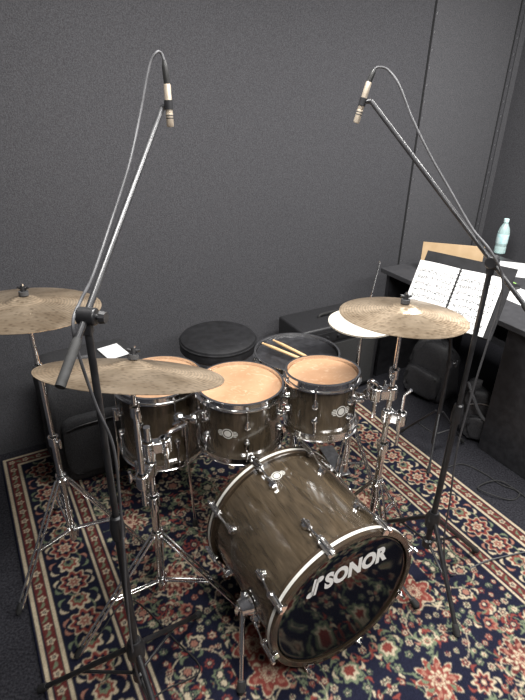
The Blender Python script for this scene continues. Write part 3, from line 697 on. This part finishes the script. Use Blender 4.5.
# ---------------------------------------------------------------- desk and items
DX=Matrix.Translation(OR)@RZ      # local x=e1, y=-e2
def dbox(mb,a0,a1,b0,b1,z0,z1): mb.box(((a0+a1)/2,-(b0+b1)/2,(z0+z1)/2),(a1-a0,b1-b0,z1-z0),DX)
dA0,dA1,dB0,dB1=2.42,3.30,.24,1.85; DZ=.76
dk=thing('desk','dark desk with plain black cabinet front against the right side of the room','desk',W((dA0+dA1)/2,(dB0+dB1)/2,0))
mb=MB(); dbox(mb,dA0,dA1,dB0,dB1,DZ-.028,DZ); make('desktop',mb,M['desktop'],dk,bevel=.003)
mb=MB(); dbox(mb,dA0+.03,dA1-.04,dB1-.70,dB1-.02,.0,DZ-.03); make('cabinet',mb,M['desk'],dk,bevel=.003)
mb=MB(); dbox(mb,dA0+.04,dA1-.04,dB0+.02,dB0+.045,.0,DZ-.03); make('side_panel',mb,M['desk'],dk)
mb=MB(); dbox(mb,dA1-.08,dA1-.06,dB0+.05,dB1-.71,.25,DZ-.03); make('back_panel',mb,M['desk'],dk)
bp=PZ(499,253,DZ); BM=Matrix.Translation((bp.x,bp.y,DZ+.0005))@Matrix.Scale(1.12,4)
t=thing('water_bottle','small pale teal plastic water bottle standing on the desk','bottle',(bp.x,bp.y,DZ))
make('body',MB().lathe([(1e-5,0),(.028,0),(.033,.006),(.033,.04),(.031,.046),(.033,.052),(.033,.13),(.028,.15),(.016,.175),(.0125,.182),(.0125,.190),(1e-5,.191)],BM,32),M['bottle'],t)
make('wrapper',MB().lathe([(.0335,.062),(.0338,.063),(.0338,.118),(.0335,.119)],BM,32),M['label'],t,label='printed teal wrapper')
make('cap',MB().lathe([(.0145,.186),(.0150,.188),(.0150,.204),(.013,.206),(1e-5,.206)],BM,24),M['cap'],t)
c0=PZ(449,272,DZ)
A=Matrix.Translation(c0)@Matrix.Rotation(math.radians(-14),4,'Z')
mb=MB(); mb.box((0,0,.084),(.35,.007,.165),A@Matrix.Rotation(math.radians(-8),4,'X')); make('cardboard_sheet',mb,M['card'],None,bevel=.001,label='plain brown cardboard board standing upright behind the music stand',category='cardboard',origin=c0)
def flat(name,lab,cat,px,py,sx,sy,th,rot,mt,z=DZ):
    p=PZ(px,py,z); mb=MB(); mb.box((0,0,th/2+.0006),(sx,sy,th),Matrix.Translation(p)@Matrix.Rotation(rot,4,'Z')); return make(name,mb,mt,label=lab,category=cat,bevel=min(.002,th*.3),origin=p)
flat('paper_sheet','white loose sheet of paper at the front edge of the desk','paper',521,297,.21,.297,.001,.5,M['paper'])
flat('paper_sheet','white sheet of paper lying on the desk near the water bottle','paper',519,270,.21,.297,.001,-.3,M['paper'])
flat('notebook','small green notebook on the desk beside the loose paper','notebook',507,283,.05,.09,.012,.3,M['green'])
flat('folder','black folder lying on the desk behind the score','folder',492,284,.18,.24,.02,.35,M['leather'])
def amp(name,label,cat,a,b,w,dp,h,rot=0):
    p=W(a,b,0); t=thing(name,label,cat,p); A=Matrix.Translation(p)@RZ@Matrix.Rotation(rot,4,'Z')
    z0=.011 
    mb=MB(); mb.box((0,0,z0+.012+(h-.012)/2),(w,dp,h-.012),A); make('body',mb,M['tolex'],t,bevel=.012)
    mb=MB(); mb.box((0,-dp/2-.002,z0+h*.42),(w*.88,.008,h*.68),A); make('grille',mb,M['grille'],t)
    mb=MB(); mb.box((0,-dp/2-.003,z0+h*.87),(w*.88,.006,h*.12),A); pn=make('control_panel',mb,M['black'],t)
    for k in range(6):
        q=A@V((-w*.33+k*w*.13,-dp/2-.006,z0+h*.87)); e=A.to_3x3()@V((0,-.016,0)); make('knob',MB().tube([q,q+e],.009,14),M['black'],pn)
    mb=MB(); mb.tube(smooth([A@V((-.09,0,z0+h-.002)),A@V((-.07,0,z0+h+.02)),A@V((.07,0,z0+h+.02)),A@V((.09,0,z0+h-.002))],5),.008,8); make('handle',mb,M['rubber'],t)
    for sx in (-1,1):
        for sy in (-1,1): make('rubber_foot',MB().tube([A@V((sx*w*.4,sy*dp*.35,.012)),A@V((sx*w*.4,sy*dp*.35,z0+.016))],.016,12),M['rubber'],t)
    return t
amp('amplifier','low black guitar amplifier by the wall behind the snare and right tom','amplifier',2.08,.22,.58,.27,.49)
def blob(A,c,s,exp=.5,n=12,top=1.0,sl=0,wr0=1):
    mb=MB(); c=V(c)
    def sgp(v,e): return math.copysign(abs(v)**e,v)
    for i in range(n+1):
        ph=-PI/2+PI*i/n
        for j in range(2*n):
            th=2*PI*j/(2*n); cc=sgp(math.cos(ph),exp)
            z=sgp(math.sin(ph),exp); k=1-(1-top)*(z+1)/2
            x=s[0]/2*cc*sgp(math.cos(th),exp)*k; y=s[1]/2*cc*sgp(math.sin(th),exp)*k; zz=s[2]/2*z
            wr=(.006*math.sin(7*th+3*z)+.004*math.sin(13*th-5*z))*wr0
            h01=(z+1)/2
            mb.v.append(A@(c+V((x+sl*h01*h01+wr*cc,y+wr*cc,zz-(.035*h01*math.cos(th)+.02*h01*math.sin(2*th) if sl else 0)))))
    for i in range(n):
        for j in range(2*n):
            j2=(j+1)%(2*n); mb.f.append((i*2*n+j,i*2*n+j2,(i+1)*2*n+j2,(i+1)*2*n+j)); mb.uv.append(((0,0),(1,0),(1,1),(0,1)))
    return mb
cp0=W(.62,.28,0); A=Matrix.Translation(cp0)@RZ
t=thing('soft_case','bulky black soft instrument case behind the far left cymbal stand','case',cp0)
make('body',blob(A,(0,0,.315),(.50,.34,.60),.26,20,.95,0,.8),M['fabric'],t)
make('pocket',blob(A,(0,-.168,.25),(.38,.06,.32),.3,12,1,0,.4),M['fabric'],t)
make('handle',MB().tube(smooth([A@V(p) for p in ((-.12,-.06,.610),(-.10,-.07,.640),(.0,-.07,.640),(.02,-.06,.610))]),.010,8),M['strapm'],t)
make('zipper',MB().tube(smooth([A@V(p) for p in ((-.17,-.199,.36),(-.1,-.202,.375),(0,-.203,.377),(.1,-.202,.375),(.17,-.199,.36))]),.003,6),M['black'],t)
pw=PZ(113,352,.618)
mb=MB(); mb.box((0,0,.003),(.10,.13,.004),Matrix.Translation(pw)@Matrix.Rotation(.7,4,'Z')); make('booklet',mb,M['paper'],label='small white booklet lying on top of the soft black case',category='booklet',origin=pw)
gp=PZ(479,436,0); A=Matrix.Translation((gp.x,gp.y,0))@RZ@Matrix.Rotation(-.9,4,'Z')
t=thing('shoulder_bag','black fabric shoulder bag on the floor between the music stand and desk','bag',(gp.x,gp.y,0))
make('body',blob(A,(0,0,.155),(.25,.13,.31),.5,16,.72,-.05),M['bagfab'],t)
make('pocket',blob(A,(-.005,-.068,.095),(.18,.05,.14),.5,12),M['bagfab'],t)
make('strap',MB().tube(smooth([A@V(p) for p in ((-.10,0,.24),(-.12,-.03,.34),(-.09,-.08,.30),(-.02,-.10,.19),(.07,-.10,.14),(.12,-.07,.09),(.13,-.03,.03),(.12,0,.10),(.07,0,.22))]),.009,8),M['strapm'],t)
make('zipper',MB().tube(smooth([A@V(p) for p in ((-.10,-.050,.22),(-.02,-.058,.245),(.06,-.054,.22))]),.003,6),M['steel'],t)
gp=W(2.60,.62,0); A=Matrix.Translation(gp)@RZ@Matrix.Rotation(-1.4,4,'Z')
t=thing('backpack','second black bag pushed under the desk behind the shoulder bag','bag',gp)
make('body',blob(A,(0,0,.20),(.32,.18,.40),.45,16,.8,.02),M['bagfab'],t)
make('pocket',blob(A,(0,-.09,.13),(.24,.06,.18),.45,12),M['bagfab'],t)
cable('thin black cable curling over the carpet in front of the desk',[PZ(440,470,.005),PZ(462,464,.005),PZ(485,474,.005),PZ(500,484,.005),PZ(519,492,.005),PZ(512,500,.005),PZ(490,494,.015),PZ(478,487,.008),PZ(500,481,.011),PZ(530,500,.005)],.003)
cable('thin black cable lying on the rug under the front left cymbal',[PZ(95,640,RUGZ+.004),PZ(130,600,RUGZ+.004),PZ(175,640,RUGZ+.004),PZ(200,670,RUGZ+.004),PZ(165,690,RUGZ+.004),PZ(120,720,RUGZ+.004)],.003)

# ---------------------------------------------------------------- lights
def area(loc,sx,sy,P,col=(1,.97,.93),rot=0):
    l=bpy.data.lights.new('lamp','AREA'); l.shape='RECTANGLE'; l.size=sx; l.size_y=sy; l.energy=P; l.color=col
    o=bpy.data.objects.new('ceiling_lamp',l); COL.objects.link(o); o.location=loc; o.rotation_euler=(0,0,rot); return o
area(W(.9,1.4,H-.04),1.1,.35,72,(1,.98,.955),PI/6)
area(W(2.7,1.4,H-.04),1.1,.35,82,(1,.98,.955),PI/6)
area(W(.9,3.1,H-.04),1.1,.35,56,(1,.98,.955),PI/6)
area(W(2.7,3.1,H-.04),1.1,.35,60,(1,.98,.955),PI/6)
w=bpy.data.worlds.new('world'); S.world=w; w.use_nodes=True; w.node_tree.nodes['Background'].inputs[0].default_value=(.5,.52,.56,1); w.node_tree.nodes['Background'].inputs[1].default_value=.15
